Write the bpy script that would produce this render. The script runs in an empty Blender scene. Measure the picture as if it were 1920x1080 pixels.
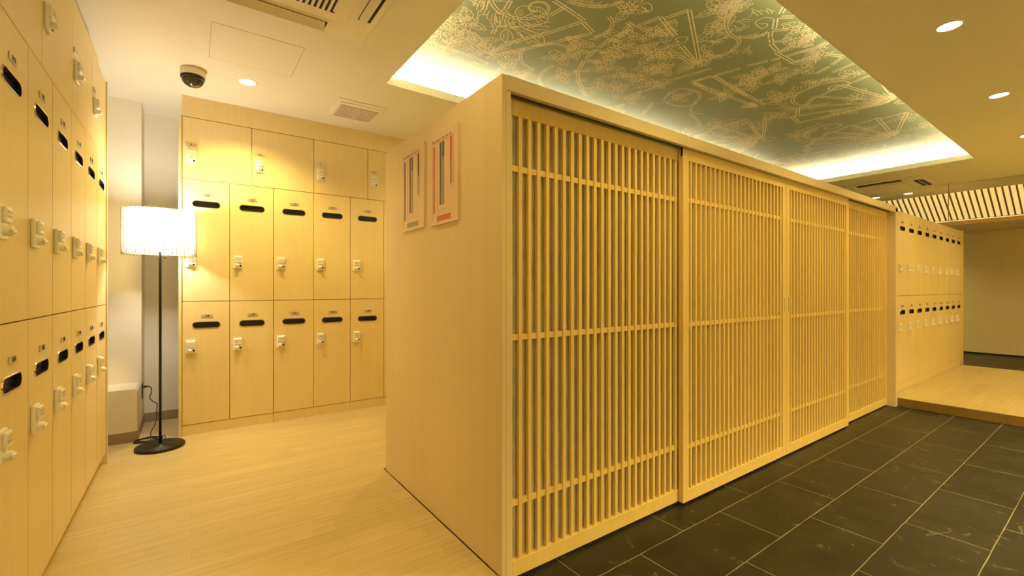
import bpy, bmesh, math, random
from mathutils import Vector, Matrix
PI = math.pi
random.seed(7)
sc = bpy.context.scene
COL = sc.collection

# ------------------------------------------------------------------ camera
cd = bpy.data.cameras.new('camera'); cam = bpy.data.objects.new('camera', cd); COL.objects.link(cam)
cd.sensor_width = 36; cd.lens = 840 / 1920 * 36; cd.clip_start = .02; cd.clip_end = 60
cam.location = (0, 0, 1.15); cam.rotation_euler = (math.radians(90), 0, math.radians(-(90 - 54.4)))
sc.camera = cam
# ------------------------------------------------------------------ exposure and world
sc.view_settings.view_transform = 'Standard'; sc.view_settings.look = 'None'
sc.view_settings.gamma = 1; sc.view_settings.exposure = 0.0
sc.view_settings.use_curve_mapping = False
W = bpy.data.worlds.new('world'); sc.world = W; W.use_nodes = True
W.node_tree.nodes['Background'].inputs[0].default_value = (1, .8, .5, 1)
W.node_tree.nodes['Background'].inputs[1].default_value = 0.02

WARM = (1.0, .745, .24)          # downlight colour
COVE = (1.0, .91, .62)          # cove strips
P_DOWN = 62; P_COVE = 26; P_LAMP = 38

def area(name, loc, sx, sy, power, color, rot=(0, 0, 0), spread=180):
    l = bpy.data.lights.new(name, 'AREA'); l.shape = 'RECTANGLE'; l.size = sx; l.size_y = sy
    l.energy = power; l.color = color; l.spread = math.radians(spread)
    o = bpy.data.objects.new(name, l); o.location = loc; o.rotation_euler = rot; COL.objects.link(o); return o
def downspot(x, y, power, z=2.645, angle=130):
    l = bpy.data.lights.new('downlight_glow', 'SPOT'); l.energy = power; l.color = WARM
    l.spot_size = math.radians(angle); l.spot_blend = .7; l.shadow_soft_size = .045
    o = bpy.data.objects.new('downlight_glow', l); o.location = (x, y, z); COL.objects.link(o)
# cove strips: they lie in the trough around the recessed ceiling, out of sight behind its lip
CX0, CX1, CY0, CY1 = 1.16, 7.35, 1.10, 3.21      # opening in the ceiling board
CT, CZ0, CZ1 = .17, 2.71, 2.88                   # trough width, board top, recess top
for yy in (CY0 - CT / 2, CY1 + CT / 2):
    area('cove_glow', ((CX0 + CX1) / 2, yy, CZ0 + .035), CX1 - CX0 + .2, .03, P_COVE * 2.9, COVE, (PI, 0, 0))
for xx in (CX0 - CT / 2, CX1 + CT / 2):
    area('cove_glow', (xx, (CY0 + CY1) / 2, CZ0 + .035), .03, CY1 - CY0, P_COVE * .75, COVE, (PI, 0, 0))

# ------------------------------------------------------------------ materials
def mat(name, color, rough=.5, metal=0, spec=.5, emit=None, estr=0, coat=0):
    m = bpy.data.materials.new(name); m.use_nodes = True
    b = m.node_tree.nodes['Principled BSDF']
    b.inputs['Base Color'].default_value = (*color, 1); b.inputs['Roughness'].default_value = rough
    b.inputs['Metallic'].default_value = metal; b.inputs['Specular IOR Level'].default_value = spec
    if coat: b.inputs['Coat Weight'].default_value = coat; b.inputs['Coat Roughness'].default_value = .15
    if emit: b.inputs['Emission Color'].default_value = (*emit, 1); b.inputs['Emission Strength'].default_value = estr
    return m
def N(m, t, **kw):
    n = m.node_tree.nodes.new(t)
    for k, v in kw.items(): setattr(n, k, v)
    return n
def grain(name, c1, c2, scale, rough=.45, spec=.4, fine=.5, bump=.0, coat=0):
    """wood: streaky noise stretched along one axis through the world position"""
    m = mat(name, c1, rough, spec=spec, coat=coat); nt = m.node_tree; b = nt.nodes['Principled BSDF']; L = nt.links
    g = N(m, 'ShaderNodeNewGeometry'); mp = N(m, 'ShaderNodeMapping'); mp.inputs['Scale'].default_value = scale
    L.new(g.outputs['Position'], mp.inputs[0])
    n1 = N(m, 'ShaderNodeTexNoise'); n1.inputs['Scale'].default_value = 1; n1.inputs['Detail'].default_value = 5
    L.new(mp.outputs[0], n1.inputs['Vector'])
    mp2 = N(m, 'ShaderNodeMapping'); mp2.inputs['Scale'].default_value = [s * .13 for s in scale]
    L.new(g.outputs['Position'], mp2.inputs[0])
    n2 = N(m, 'ShaderNodeTexNoise'); n2.inputs['Scale'].default_value = 1; n2.inputs['Detail'].default_value = 2
    L.new(mp2.outputs[0], n2.inputs['Vector'])
    mx = N(m, 'ShaderNodeMix'); mx.data_type = 'FLOAT'; mx.inputs[0].default_value = 1 - fine
    L.new(n1.outputs[0], mx.inputs[2]); L.new(n2.outputs[0], mx.inputs[3])
    r = N(m, 'ShaderNodeValToRGB'); r.color_ramp.elements[0].position = .36; r.color_ramp.elements[1].position = .64
    r.color_ramp.elements[0].color = (*c2, 1); r.color_ramp.elements[1].color = (*c1, 1)
    L.new(mx.outputs[0], r.inputs[0]); L.new(r.outputs[0], b.inputs['Base Color'])
    if bump:
        bp = N(m, 'ShaderNodeBump'); bp.inputs['Strength'].default_value = bump; bp.inputs['Distance'].default_value = .002
        L.new(n1.outputs[0], bp.inputs['Height']); L.new(bp.outputs[0], b.inputs['Normal'])
    return m
M = {}
M['ceil'] = mat('painted_ceiling', (.82, .78, .67), .75, spec=.15)
M['wallwhite'] = mat('white_wallpaper', (.84, .79, .69), .7, spec=.2)
M['birch'] = grain('birch_laminate', (.85, .70, .38), (.81, .66, .345), (55, 55, 2.2), .42, .35)
M['birch_side'] = grain('closet_side_laminate', (.86, .72, .52), (.82, .68, .48), (50, 50, 1.8), .5, .3)
M['frame'] = grain('closet_frame_laminate', (.82, .68, .45), (.79, .65, .42), (50, 50, 1.8), .5, .3)
M['hinoki'] = grain('lattice_timber', (.92, .71, .30), (.87, .65, .25), (70, 70, 3), .5, .3)
M['backing'] = grain('lattice_backing', (.60, .56, .47), (.45, .42, .35), (38, 38, 12), .22, .5, fine=.8)
M['skirt'] = mat('vinyl_skirting', (.34, .25, .15), .55)
M['seam'] = mat('seam_grey', (.5, .38, .22), .6)
M['riser'] = grain('dark_riser', (.27, .17, .055), (.22, .14, .045), (4, 40, 40), .5)
M['farwall'] = grain('far_wall_panel', (.80, .70, .48), (.76, .66, .44), (30, 30, 2), .55)
M['black'] = mat('black_metal', (.012, .011, .010), .45, spec=.4)
M['blackpl'] = mat('black_plastic', (.02, .018, .015), .35)
M['slot'] = mat('slot_black', (.018, .015, .012), .35)
M['rim'] = mat('slot_rim_metal', (.55, .50, .42), .2, metal=1)
M['lock'] = mat('lock_white_plastic', (.93, .90, .84), .32)
M['lockgrey'] = mat('lock_grey_plastic', (.66, .61, .53), .35)
M['chrome'] = mat('chrome', (.75, .72, .66), .15, metal=1)
M['plate'] = mat('number_plate_metal', (.60, .54, .42), .3, metal=.35)
M['ink'] = mat('ink', (.03, .025, .02), .6)
M['track'] = mat('track_dark_metal', (.035, .035, .025), .4, metal=.3)
M['trackrib'] = mat('track_green_metal', (.34, .33, .20), .35, metal=.5)
M['acwhite'] = mat('aircon_white', (.86, .80, .68), .45)
M['dark'] = mat('gap_shade_black', (.012, .01, .008), .7)  # black painted in for the shade inside gaps and openings
M['poster'] = mat('poster_board', (.82, .62, .44), .4)
M['pdark'] = mat('print_dark', (.10, .09, .045), .5)
M['pgrey'] = mat('print_grey', (.36, .29, .20), .5)
M['pred'] = mat('print_red', (.62, .12, .045), .5)
M['footgrey'] = mat('print_olive', (.28, .25, .14), .5)
M['downglow'] = mat('downlight_diffuser', (1, .95, .8), .5, emit=(1, .86, .55), estr=14)
M['stripglow'] = mat('cove_strip_glow', (1, .95, .8), .5, emit=COVE, estr=6)
M['slatdark'] = mat('ceiling_slat_wood', (.30, .17, .045), .5)
M['panelglow'] = mat('luminous_panel', (.85, .75, .5), .6, emit=(1, .70, .26), estr=.88)
M['beamwood'] = mat('ceiling_beam_wood', (.72, .50, .16), .5)
M['bulb'] = mat('bulb_glow', (1, 1, 1), .5, emit=(1, .84, .55), estr=25)
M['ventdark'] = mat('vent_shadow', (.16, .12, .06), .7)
M['mural_line'] = mat('mural_gold_line', (.70, .58, .35), .6)

def floorwood():
    m = mat('light_wood_vinyl', (.7, .5, .28), .33, spec=.45); nt = m.node_tree; b = nt.nodes['Principled BSDF']; L = nt.links
    g = N(m, 'ShaderNodeNewGeometry')
    br = N(m, 'ShaderNodeTexBrick'); br.offset = .37; br.offset_frequency = 2
    br.inputs['Scale'].default_value = 1; br.inputs['Brick Width'].default_value = .9; br.inputs['Row Height'].default_value = .101
    br.inputs['Mortar Size'].default_value = .0006; br.inputs['Mortar Smooth'].default_value = .3
    br.inputs['Color1'].default_value = (.69, .56, .30, 1); br.inputs['Color2'].default_value = (.62, .495, .255, 1)
    br.inputs['Mortar'].default_value = (.50, .34, .17, 1)
    L.new(g.outputs['Position'], br.inputs['Vector'])
    mp = N(m, 'ShaderNodeMapping'); mp.inputs['Scale'].default_value = (2.2, 45, 10); L.new(g.outputs['Position'], mp.inputs[0])
    n = N(m, 'ShaderNodeTexNoise'); n.inputs['Scale'].default_value = 1; n.inputs['Detail'].default_value = 6; L.new(mp.outputs[0], n.inputs['Vector'])
    r = N(m, 'ShaderNodeValToRGB'); r.color_ramp.elements[0].position = .3; r.color_ramp.elements[1].position = .7
    r.color_ramp.elements[0].color = (.84, .82, .78, 1); r.color_ramp.elements[1].color = (1, 1, 1, 1)
    L.new(n.outputs[0], r.inputs[0])
    mx = N(m, 'ShaderNodeMix'); mx.data_type = 'RGBA'; mx.blend_type = 'MULTIPLY'; mx.inputs[0].default_value = 1
    L.new(br.outputs['Color'], mx.inputs[6]); L.new(r.outputs[0], mx.inputs[7]); L.new(mx.outputs[2], b.inputs['Base Color'])
    bp = N(m, 'ShaderNodeBump'); bp.inputs['Strength'].default_value = .25; bp.inputs['Distance'].default_value = .0015
    L.new(n.outputs[0], bp.inputs['Height']); L.new(bp.outputs[0], b.inputs['Normal'])
    return m
M['floor'] = floorwood()
def slate():
    m = mat('slate_tiles', (.05, .045, .035), .38, spec=.28); nt = m.node_tree; b = nt.nodes['Principled BSDF']; L = nt.links
    g = N(m, 'ShaderNodeNewGeometry')
    mp = N(m, 'ShaderNodeMapping'); mp.inputs['Location'].default_value = (-1.694 + .34 + 6.8, -1.029 + 6.30, 0)
    L.new(g.outputs['Position'], mp.inputs[0])
    # slight waviness of the hand laid joints
    wn = N(m, 'ShaderNodeTexNoise'); wn.inputs['Scale'].default_value = 9; L.new(g.outputs['Position'], wn.inputs['Vector'])
    sb = N(m, 'ShaderNodeVectorMath', operation='SUBTRACT'); sb.inputs[1].default_value = (.5, .5, .5); L.new(wn.outputs['Color'], sb.inputs[0])
    ml = N(m, 'ShaderNodeVectorMath', operation='SCALE'); ml.inputs['Scale'].default_value = .005; L.new(sb.outputs[0], ml.inputs[0])
    ad = N(m, 'ShaderNodeVectorMath', operation='ADD'); L.new(mp.outputs[0], ad.inputs[0]); L.new(ml.outputs[0], ad.inputs[1])
    br = N(m, 'ShaderNodeTexBrick'); br.offset = .5; br.offset_frequency = 2
    br.inputs['Scale'].default_value = 1; br.inputs['Brick Width'].default_value = .68; br.inputs['Row Height'].default_value = .315
    br.inputs['Mortar Size'].default_value = .0022; br.inputs['Mortar Smooth'].default_value = .1
    br.inputs['Color1'].default_value = (.019, .018, .0155, 1); br.inputs['Color2'].default_value = (.030, .028, .023, 1)
    br.inputs['Mortar'].default_value = (.27, .255, .185, 1)
    L.new(ad.outputs[0], br.inputs['Vector'])
    n = N(m, 'ShaderNodeTexNoise'); n.inputs['Scale'].default_value = 4; n.inputs['Detail'].default_value = 10; n.inputs['Distortion'].default_value = .6; n.inputs['Roughness'].default_value = .65
    L.new(g.outputs['Position'], n.inputs['Vector'])
    r = N(m, 'ShaderNodeValToRGB'); r.color_ramp.elements[0].position = .32; r.color_ramp.elements[1].position = .72
    r.color_ramp.elements[0].color = (.6, .6, .6, 1); r.color_ramp.elements[1].color = (1.5, 1.45, 1.35, 1)
    L.new(n.outputs[0], r.inputs[0])
    mx = N(m, 'ShaderNodeMix'); mx.data_type = 'RGBA'; mx.blend_type = 'MULTIPLY'; mx.inputs[0].default_value = 1
    L.new(br.outputs['Color'], mx.inputs[6]); L.new(r.outputs[0], mx.inputs[7])
    # pale scratches and mineral streaks
    n2 = N(m, 'ShaderNodeTexNoise'); n2.inputs['Scale'].default_value = 5.5; n2.inputs['Detail'].default_value = 5; n2.inputs['Distortion'].default_value = 2.2
    L.new(g.outputs['Position'], n2.inputs['Vector'])
    r2 = N(m, 'ShaderNodeValToRGB'); e = r2.color_ramp.elements
    e[0].position = .655; e[0].color = (0, 0, 0, 1); e[1].position = .675; e[1].color = (.75, .75, .75, 1)
    e3 = e.new(.695); e3.color = (0, 0, 0, 1)
    L.new(n2.outputs[0], r2.inputs[0])
    mx2 = N(m, 'ShaderNodeMix'); mx2.data_type = 'RGBA'; L.new(r2.outputs[0], mx2.inputs[0]); L.new(mx.outputs[2], mx2.inputs[6])
    mx2.inputs[7].default_value = (.17, .16, .115, 1)
    L.new(mx2.outputs[2], b.inputs['Base Color'])
    rr = N(m, 'ShaderNodeMapRange'); rr.inputs[3].default_value = .28; rr.inputs[4].default_value = .5; L.new(n.outputs[0], rr.inputs[0]); L.new(rr.outputs[0], b.inputs['Roughness'])
    bp = N(m, 'ShaderNodeBump'); bp.inputs['Strength'].default_value = .5; bp.inputs['Distance'].default_value = .004
    L.new(n.outputs[0], bp.inputs['Height']); L.new(bp.outputs[0], b.inputs['Normal'])
    return m
M['slate'] = slate()
def muralbase():
    m = mat('sage_wallpaper', (.205, .215, .105), .5, spec=.35); nt = m.node_tree; b = nt.nodes['Principled BSDF']; L = nt.links
    g = N(m, 'ShaderNodeNewGeometry'); n = N(m, 'ShaderNodeTexNoise'); n.inputs['Scale'].default_value = 90
    L.new(g.outputs['Position'], n.inputs['Vector'])
    bp = N(m, 'ShaderNodeBump'); bp.inputs['Strength'].default_value = .15; bp.inputs['Distance'].default_value = .001
    L.new(n.outputs[0], bp.inputs['Height']); L.new(bp.outputs[0], b.inputs['Normal']); return m
M['mural'] = muralbase()
def shade_mat(name='lamp_shade_fabric', k=1.0):
    m = bpy.data.materials.new(name); m.use_nodes = True; nt = m.node_tree; L = nt.links
    nt.nodes.remove(nt.nodes['Principled BSDF']); o = nt.nodes['Material Output']
    d = N(m, 'ShaderNodeBsdfDiffuse'); d.inputs[0].default_value = (.9 * k, .86 * k, .76 * k, 1)
    t = N(m, 'ShaderNodeBsdfTranslucent'); t.inputs[0].default_value = (.9 * k, .86 * k, .74 * k, 1)
    mx = N(m, 'ShaderNodeMixShader'); mx.inputs[0].default_value = .75
    L.new(d.outputs[0], mx.inputs[1]); L.new(t.outputs[0], mx.inputs[2]); L.new(mx.outputs[0], o.inputs[0]); return m
M['shade'] = shade_mat(); M['rod'] = shade_mat('lamp_shade_rod', .6)
def glass_mat():
    m = bpy.data.materials.new('smoke_screen_glass'); m.use_nodes = True; nt = m.node_tree; L = nt.links
    nt.nodes.remove(nt.nodes['Principled BSDF']); o = nt.nodes['Material Output']
    t = N(m, 'ShaderNodeBsdfTransparent'); t.inputs[0].default_value = (.93, .94, .92, 1)
    g = N(m, 'ShaderNodeBsdfGlossy'); g.inputs['Roughness'].default_value = .03
    f = N(m, 'ShaderNodeFresnel'); f.inputs[0].default_value = 1.3
    mx = N(m, 'ShaderNodeMixShader'); L.new(f.outputs[0], mx.inputs[0]); L.new(t.outputs[0], mx.inputs[1]); L.new(g.outputs[0], mx.inputs[2])
    L.new(mx.outputs[0], o.inputs[0]); return m
M['glass'] = glass_mat()
def dome_mat():
    m = mat('smoked_dome', (.035, .028, .012), .06, spec=.8); return m
M['dome'] = dome_mat()

# ------------------------------------------------------------------ mesh helper
class MB:
    def __init__(s): s.v = []; s.f = []; s.m = []; s.sm = []
    def add(s, vs, fs, mi=0, smooth=False):
        k = len(s.v); s.v += [tuple(p) for p in vs]
        for f in fs: s.f.append([k + i for i in f]); s.m.append(mi); s.sm.append(smooth)
        return s
    def box(s, x0, x1, y0, y1, z0, z1, mi=0):
        vs = [(x, y, z) for z in (z0, z1) for y in (y0, y1) for x in (x0, x1)]
        return s.add(vs, [(0, 2, 3, 1), (4, 5, 7, 6), (0, 1, 5, 4), (2, 6, 7, 3), (0, 4, 6, 2), (1, 3, 7, 5)], mi)
    def bbox(s, x0, x1, y0, y1, z0, z1, r=.002, mi=0):
        """box with chamfered edges"""
        bm = bmesh.new(); bmesh.ops.create_cube(bm, size=1)
        for v in bm.verts: v.co = Vector(((x0 + x1) / 2 + v.co.x * (x1 - x0), (y0 + y1) / 2 + v.co.y * (y1 - y0), (z0 + z1) / 2 + v.co.z * (z1 - z0)))
        bmesh.ops.bevel(bm, geom=bm.edges[:], offset=r, segments=2, affect='EDGES', profile=.5)
        return s.frombm(bm, mi)
    def frombm(s, bm, mi=0, smooth=False):
        bm.verts.index_update(); vs = [v.co[:] for v in bm.verts]; fs = [[v.index for v in f.verts] for f in bm.faces]
        bm.free(); return s.add(vs, fs, mi, smooth)
    def prism(s, pts, axis, a, b, mi=0):
        """polygon pts (2-D) extruded from a to b along axis (0,1,2)"""
        def P(p, t):
            q = [0, 0, 0]; o = [i for i in range(3) if i != axis]; q[o[0]] = p[0]; q[o[1]] = p[1]; q[axis] = t; return q
        n = len(pts); vs = [P(p, a) for p in pts] + [P(p, b) for p in pts]
        fs = [tuple(range(n)), tuple(range(2 * n - 1, n - 1, -1))] + [(i, i + n, (i + 1) % n + n, (i + 1) % n) for i in range(n)]
        return s.add(vs, fs, mi)
    def lathe(s, prof, cx=0, cy=0, n=40, mi=0, smooth=True, axis='z', c=None):
        k = len(prof); vs = []
        for i in range(n):
            a = 2 * PI * i / n
            for r, z in prof:
                if axis == 'z': vs.append((cx + r * math.cos(a), cy + r * math.sin(a), z))
                else: vs.append((c[0] + r * math.cos(a), z, c[1] + r * math.sin(a)))
        fs = []
        for i in range(n):
            j = (i + 1) % n
            for q in range(k - 1): fs.append((i * k + q, j * k + q, j * k + q + 1, i * k + q + 1))
        return s.add(vs, fs, mi, smooth)
    def tube(s, pts, r, n=8, mi=0):
        pts = [Vector(p) for p in pts]; rings = []; up = Vector((0, 0, 1))
        for i, p in enumerate(pts):
            d = (pts[min(i + 1, len(pts) - 1)] - pts[max(i - 1, 0)]).normalized()
            a = d.cross(up); a = a.normalized() if a.length > .05 else d.cross(Vector((1, 0, 0))).normalized()
            b = d.cross(a).normalized(); rings.append([p + a * r * math.cos(2 * PI * k / n) + b * r * math.sin(2 * PI * k / n) for k in range(n)])
        vs = [v for R in rings for v in R]; fs = []
        for i in range(len(pts) - 1):
            for k in range(n): fs.append((i * n + k, i * n + (k + 1) % n, (i + 1) * n + (k + 1) % n, (i + 1) * n + k))
        fs.append(tuple(range(n))[::-1]); fs.append(tuple((len(pts) - 1) * n + k for k in range(n)))
        return s.add(vs, fs, mi, True)
    def mesh(s, name, mats):
        me = bpy.data.meshes.new(name); me.from_pydata(s.v, [], s.f); me.update()
        for m in (mats if isinstance(mats, (list, tuple)) else [mats]): me.materials.append(m)
        me.polygons.foreach_set('material_index', s.m); me.polygons.foreach_set('use_smooth', s.sm)
        bm = bmesh.new(); bm.from_mesh(me); bmesh.ops.recalc_face_normals(bm, faces=bm.faces); bm.to_mesh(me); bm.free()
        return me
    def build(s, name, mats, parent=None, world=False):
        """world=True: vertices given in world coordinates, parent unrotated at its own place"""
        if world and parent is not None:
            L = parent.location if parent.parent is None else parent.location + parent.parent.location
            s.v = [(x - L.x, y - L.y, z - L.z) for x, y, z in s.v]
        return link(name, s.mesh(name, mats), parent)
def link(name, me, parent=None, loc=(0, 0, 0)):
    o = bpy.data.objects.new(name, me); o.location = loc; COL.objects.link(o)
    if parent is not None: o.parent = parent
    return o
def thing(name, label, cat, loc, rz=0, group=None):
    o = bpy.data.objects.new(name, None); o.empty_display_size = .1; o.location = loc; o.rotation_euler = (0, 0, rz); COL.objects.link(o)
    o['label'] = label; o['category'] = cat
    if group: o['group'] = group
    return o
def tag(o, label, cat, group=None):
    o['label'] = label; o['category'] = cat
    if group: o['group'] = group
    return o
def struct(name, mb, mats):
    o = mb.build(name, mats); o['kind'] = 'structure'; return o

# ------------------------------------------------------------------ the setting
CEIL = 2.65; SL = -.085
XW0, XW1, YW0, YW1 = -1.3, 12.0, -3.0, 4.95
f = MB(); f.box(XW0, .995, 1.44, YW1, -.085, 0); f.box(.995, 6.0, 2.80, YW1, -.085, 0)
struct('floor', f, M['floor'])
f = MB(); f.box(XW0, XW1, YW0, 1.44, SL - .1, SL); f.box(.995, XW1, 1.44, YW1, SL - .1, SL - .0005)
struct('floor.001', f, M['slate'])
f = MB(); f.box(6.03, 9.38, YW0, YW1, SL, -.001, 0)
struct('floor.002', f, M['floor'])
f = MB(); f.box(6.012, 6.0295, YW0, 1.6, SL, .0, 0)
struct('trim_1', f, M['riser'])
# ceiling board with the opening of the cove
f = MB()
f.box(XW0, CX0, YW0, YW1, CEIL, CZ0); f.box(CX1, 9.75, YW0, YW1, CEIL, CZ0)
f.box(CX0, CX1, YW0, CY0, CEIL, CZ0); f.box(CX0, CX1, CY1, YW1, CEIL, CZ0)
struct('ceiling', f, M['ceil'])
f = MB(); a, b_, c_, d_ = CX0 - CT, CX1 + CT, CY0 - CT, CY1 + CT
f.box(a - .02, a, c_ - .02, d_ + .02, CZ0, CZ1 + .02); f.box(b_, b_ + .02, c_ - .02, d_ + .02, CZ0, CZ1 + .02)
f.box(a, b_, c_ - .02, c_, CZ0, CZ1 + .02); f.box(a, b_, d_, d_ + .02, CZ0, CZ1 + .02)
struct('trim_2', f, M['ceil'])
# walls
f = MB(); f.box(XW0 - .1, -.46, YW0, 1.86, SL, CEIL); struct('wall_left', f, M['birch'])
f = MB(); f.box(XW0, XW1, YW0 - .1, YW0, SL, 2.9); struct('wall_near', f, M['wallwhite'])
f = MB(); f.box(-.85, XW1, YW1, YW1 + .1, SL, 2.9)
struct('wall_back', f, M['wallwhite'])
# white pillar beside the lamp with its boxed foot
f = MB(); f.box(-1.3, -.327, 4.68, YW1, 0, CEIL)
f.prism([(-1.3, .0), (-.331, .0), (-.331, .375), (-.345, .392), (-1.3, .392)], 1, 4.37, 4.68)
struct('wall_pillar', f, M['wallwhite'])
f = MB(); f.box(-1.4, -1.3, 1.86, YW1, 0, CEIL); struct('wall_left.001', f, M['wallwhite'])
f = MB(); f.box(-1.3, -.325, 4.365, 4.37, 0, .078); f.box(-.331, -.325, 4.37, YW1, 0, .078); struct('baseboard_pillar', f, M['skirt'])
f = MB(); f.box(-.325, -.08, 4.943, 4.95, 0, .078); struct('baseboard_back', f, M['skirt'])
# soffit above the far lockers, flush with their doors; the wall that carries on behind the closet
f = MB(); f.box(-.058, 1.86, 4.31, 4.90, 2.487, CEIL); f.box(1.86, 6.0, 4.31, 4.90, 0, CEIL)
struct('wall_soffit', f, M['birch'])
# far end
f = MB(); f.box(XW1, XW1 + .1, YW0, YW1, SL + .03, 2.9); f.box(11.985, 12, YW0, YW1, 2.155, 2.2)
struct('wall_far', f, M['farwall'])
f = MB(); f.box(XW1 - .004, XW1, YW0, YW1, SL, SL + .03); struct('wall_foot_shadow', f, M['dark'])  # black strip painted in for the shadow line under the far wall
f = MB(); f.box(10.40, XW1, YW0, YW1, 2.2, 2.32); struct('ceiling.001', f, M['farwall'])
f = MB(); f.box(9.75, XW1, YW0, YW1, 2.9, 2.95); f.box(9.74, 9.75, YW0, YW1, CZ0, 2.95); struct('ceiling.002', f, M['ceil'])
f = MB(); f.box(9.38, 9.392, YW0, YW1, SL, -.001); struct('trim_3', f, M['riser'])

# ------------------------------------------------------------------ the patterned recess (line drawing of fans, leaves, scrolls)
class Ink:
    def __init__(s): s.v = []; s.f = []; s.z = CZ1 - .0002; s.T = Matrix.Identity(3)
    def line(s, pts, w=.0065):
        P = [Vector((p[0], p[1])) for p in pts]
        run = []
        for i, p in enumerate(P):
            q = P[min(i + 1, len(P) - 1)] - P[max(i - 1, 0)]
            if q.length < 1e-6: continue
            q.normalize(); n = Vector((-q.y, q.x)) * w / 2
            inside = a + .005 < p.x < b_ - .005 and c_ + .005 < p.y < d_ - .005
            if inside: run.append((p + n, p - n))
            if (not inside or i == len(P) - 1) and run:
                s.flush(run); run = []
        if run: s.flush(run)
    def flush(s, run):
        k = len(s.v); s.z = CZ1 - .0002 - .00002 * (len(s.f) % 7)
        for u, w in run: s.v += [(u.x, u.y, s.z), (w.x, w.y, s.z)]
        for i in range(len(run) - 1): s.f.append((k + 2 * i, k + 2 * i + 1, k + 2 * i + 3, k + 2 * i + 2))
ink = Ink()
def pol(c, r, t): return (c[0] + r * math.cos(t), c[1] + r * math.sin(t))
def seg(p, q, n=8): return [(p[0] + (q[0] - p[0]) * i / n, p[1] + (q[1] - p[1]) * i / n) for i in range(n + 1)]
def bamboo(p, q, gap=.026, dash=.17, w=.0095):
    """double line broken into short joints"""
    L = math.hypot(q[0] - p[0], q[1] - p[1])
    if L < .02: return
    ux, uy = (q[0] - p[0]) / L, (q[1] - p[1]) / L
    for sgn in (-.5, .5):
        ox, oy = -uy * gap * sgn, ux * gap * sgn; t = 0
        while t < L - .01:
            e = min(L, t + dash * random.uniform(.8, 1.2))
            ink.line(seg((p[0] + ux * t + ox, p[1] + uy * t + oy), (p[0] + ux * (e - .007) + ox, p[1] + uy * (e - .007) + oy), 4), w)
            t = e
def leaf(c, ang, L, wd=.34, veins=4, lw=.006):
    ux, uy = math.cos(ang), math.sin(ang); nx, ny = -uy, ux
    def P(t, o): return (c[0] + ux * L * t + nx * L * o, c[1] + uy * L * t + ny * L * o)
    for s in (-1, 1):
        pts = []
        for i in range(25):
            t = i / 24; o = s * wd * math.sin(PI * t ** .8) * (.82 + .28 * abs(math.sin(t * PI * 3.5)))
            pts.append(P(t + .05 * math.sin(t * PI * 7), o))
        ink.line(pts, lw)
    ink.line([P(t / 10 * .9, .03 * math.sin(t)) for t in range(11)], lw)
    for k in range(veins):
        t = .15 + .7 * k / veins
        for s in (-1, 1): ink.line([P(t + .16 * q / 5, s * wd * .62 * math.sin(PI * t) * q / 5) for q in range(1, 6)], lw * .8)
def blossom(c, R, rings=3, rot=0, lw=.0055):
    for k in range(rings):
        r = R * (1 - .27 * k); n = 5 + (k % 2); ph = rot + k * .5
        pts = []
        for i in range(91):
            t = 2 * PI * i / 90
            rr = r * (.84 + .16 * abs(math.sin(n * (t + ph) / 2)) ** .5 + .025 * math.sin(17 * t + ph))
            pts.append(pol(c, rr, t))
        ink.line(pts, lw)
    for i in range(26):
        t = 2 * PI * i / 26 + rot; ink.line(seg(pol(c, R * random.uniform(.55, .68), t), pol(c, R * random.uniform(.74, .84), t), 2), lw * .8)
    for i in range(9):
        t = 2 * PI * i / 9; ink.line(seg(pol(c, R * .06, t), pol(c, R * .24, t), 2), lw)
def ruffle(c, ang, span, r0, r1, n, lw=.0055):
    """chrysanthemum-like burst of forked, wavy strokes"""
    for i in range(n):
        t = ang - span / 2 + span * (i + .5) / n + random.uniform(-.05, .05)
        a0 = r0 + random.uniform(0, .3) * (r1 - r0); a1 = r1 * random.uniform(.72, 1.05); ph = random.uniform(0, 6)
        pts = [pol(c, a0 + (a1 - a0) * q / 9, t + .07 * math.sin(q * 1.15 + ph)) for q in range(10)]
        ink.line(pts, lw)
        tip = pts[-1]
        for s in (-1, 1): ink.line([tip, pol(tip, .022, t + PI + s * .6), pol(tip, .05, t + PI + s * .45)], lw)
def fringe(c, R, t0, t1, out=1, depth=.13, lw=.0055):
    """spiky acanthus leaves along an arc, each with inner strokes"""
    n = max(3, int(abs(t1 - t0) * R / .075)); pts = []
    for i in range(n):
        a0 = t0 + (t1 - t0) * i / n; a1 = t0 + (t1 - t0) * (i + 1) / n; am = (a0 + a1) / 2 + (t1 - t0) / n * .5
        d = depth * (.55 + .45 * math.sin(PI * (i + .5) / n)) * random.uniform(.85, 1.15)
        b = R + out * .035
        pts += [pol(c, b + out * d * .35, a0), pol(c, b + out * d * .55, a0 + (a1 - a0) * .3), pol(c, b + out * d * .50, a0 + (a1 - a0) * .45), pol(c, b + out * d, am), pol(c, b + out * d * .62, a1 - (a1 - a0) * .2)]
        for q in (.2, .5, .8):
            aa = a0 + (a1 - a0) * q
            ink.line([pol(c, b + out * .005, aa), pol(c, b + out * d * .3, aa + (a1 - a0) * .2), pol(c, b + out * d * .5, aa + (a1 - a0) * .42)], lw)
    ink.line(pts, lw)
def scroll(c, R, t0, t1, out=1, curl=True, depth=.13):
    n = int(abs(t1 - t0) * 12) + 3
    for o in (0, .022): ink.line([pol(c, R + o, t0 + (t1 - t0) * i / n) for i in range(n + 1)], .0075)
    if out: fringe(c, R + .02 if out > 0 else R, t0 + (t1 - t0) * .06, t1 - (t1 - t0) * .04, out, depth)
    if curl:
        s = 1 if t1 > t0 else -1; cc = pol(c, R * .62, t1)
        for o in (0, .014): ink.line([pol(cc, (R * .38 + o) * (1 - .62 * i / 26), t1 + s * i / 26 * 2 * PI * .95) for i in range(27)], .006)
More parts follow.
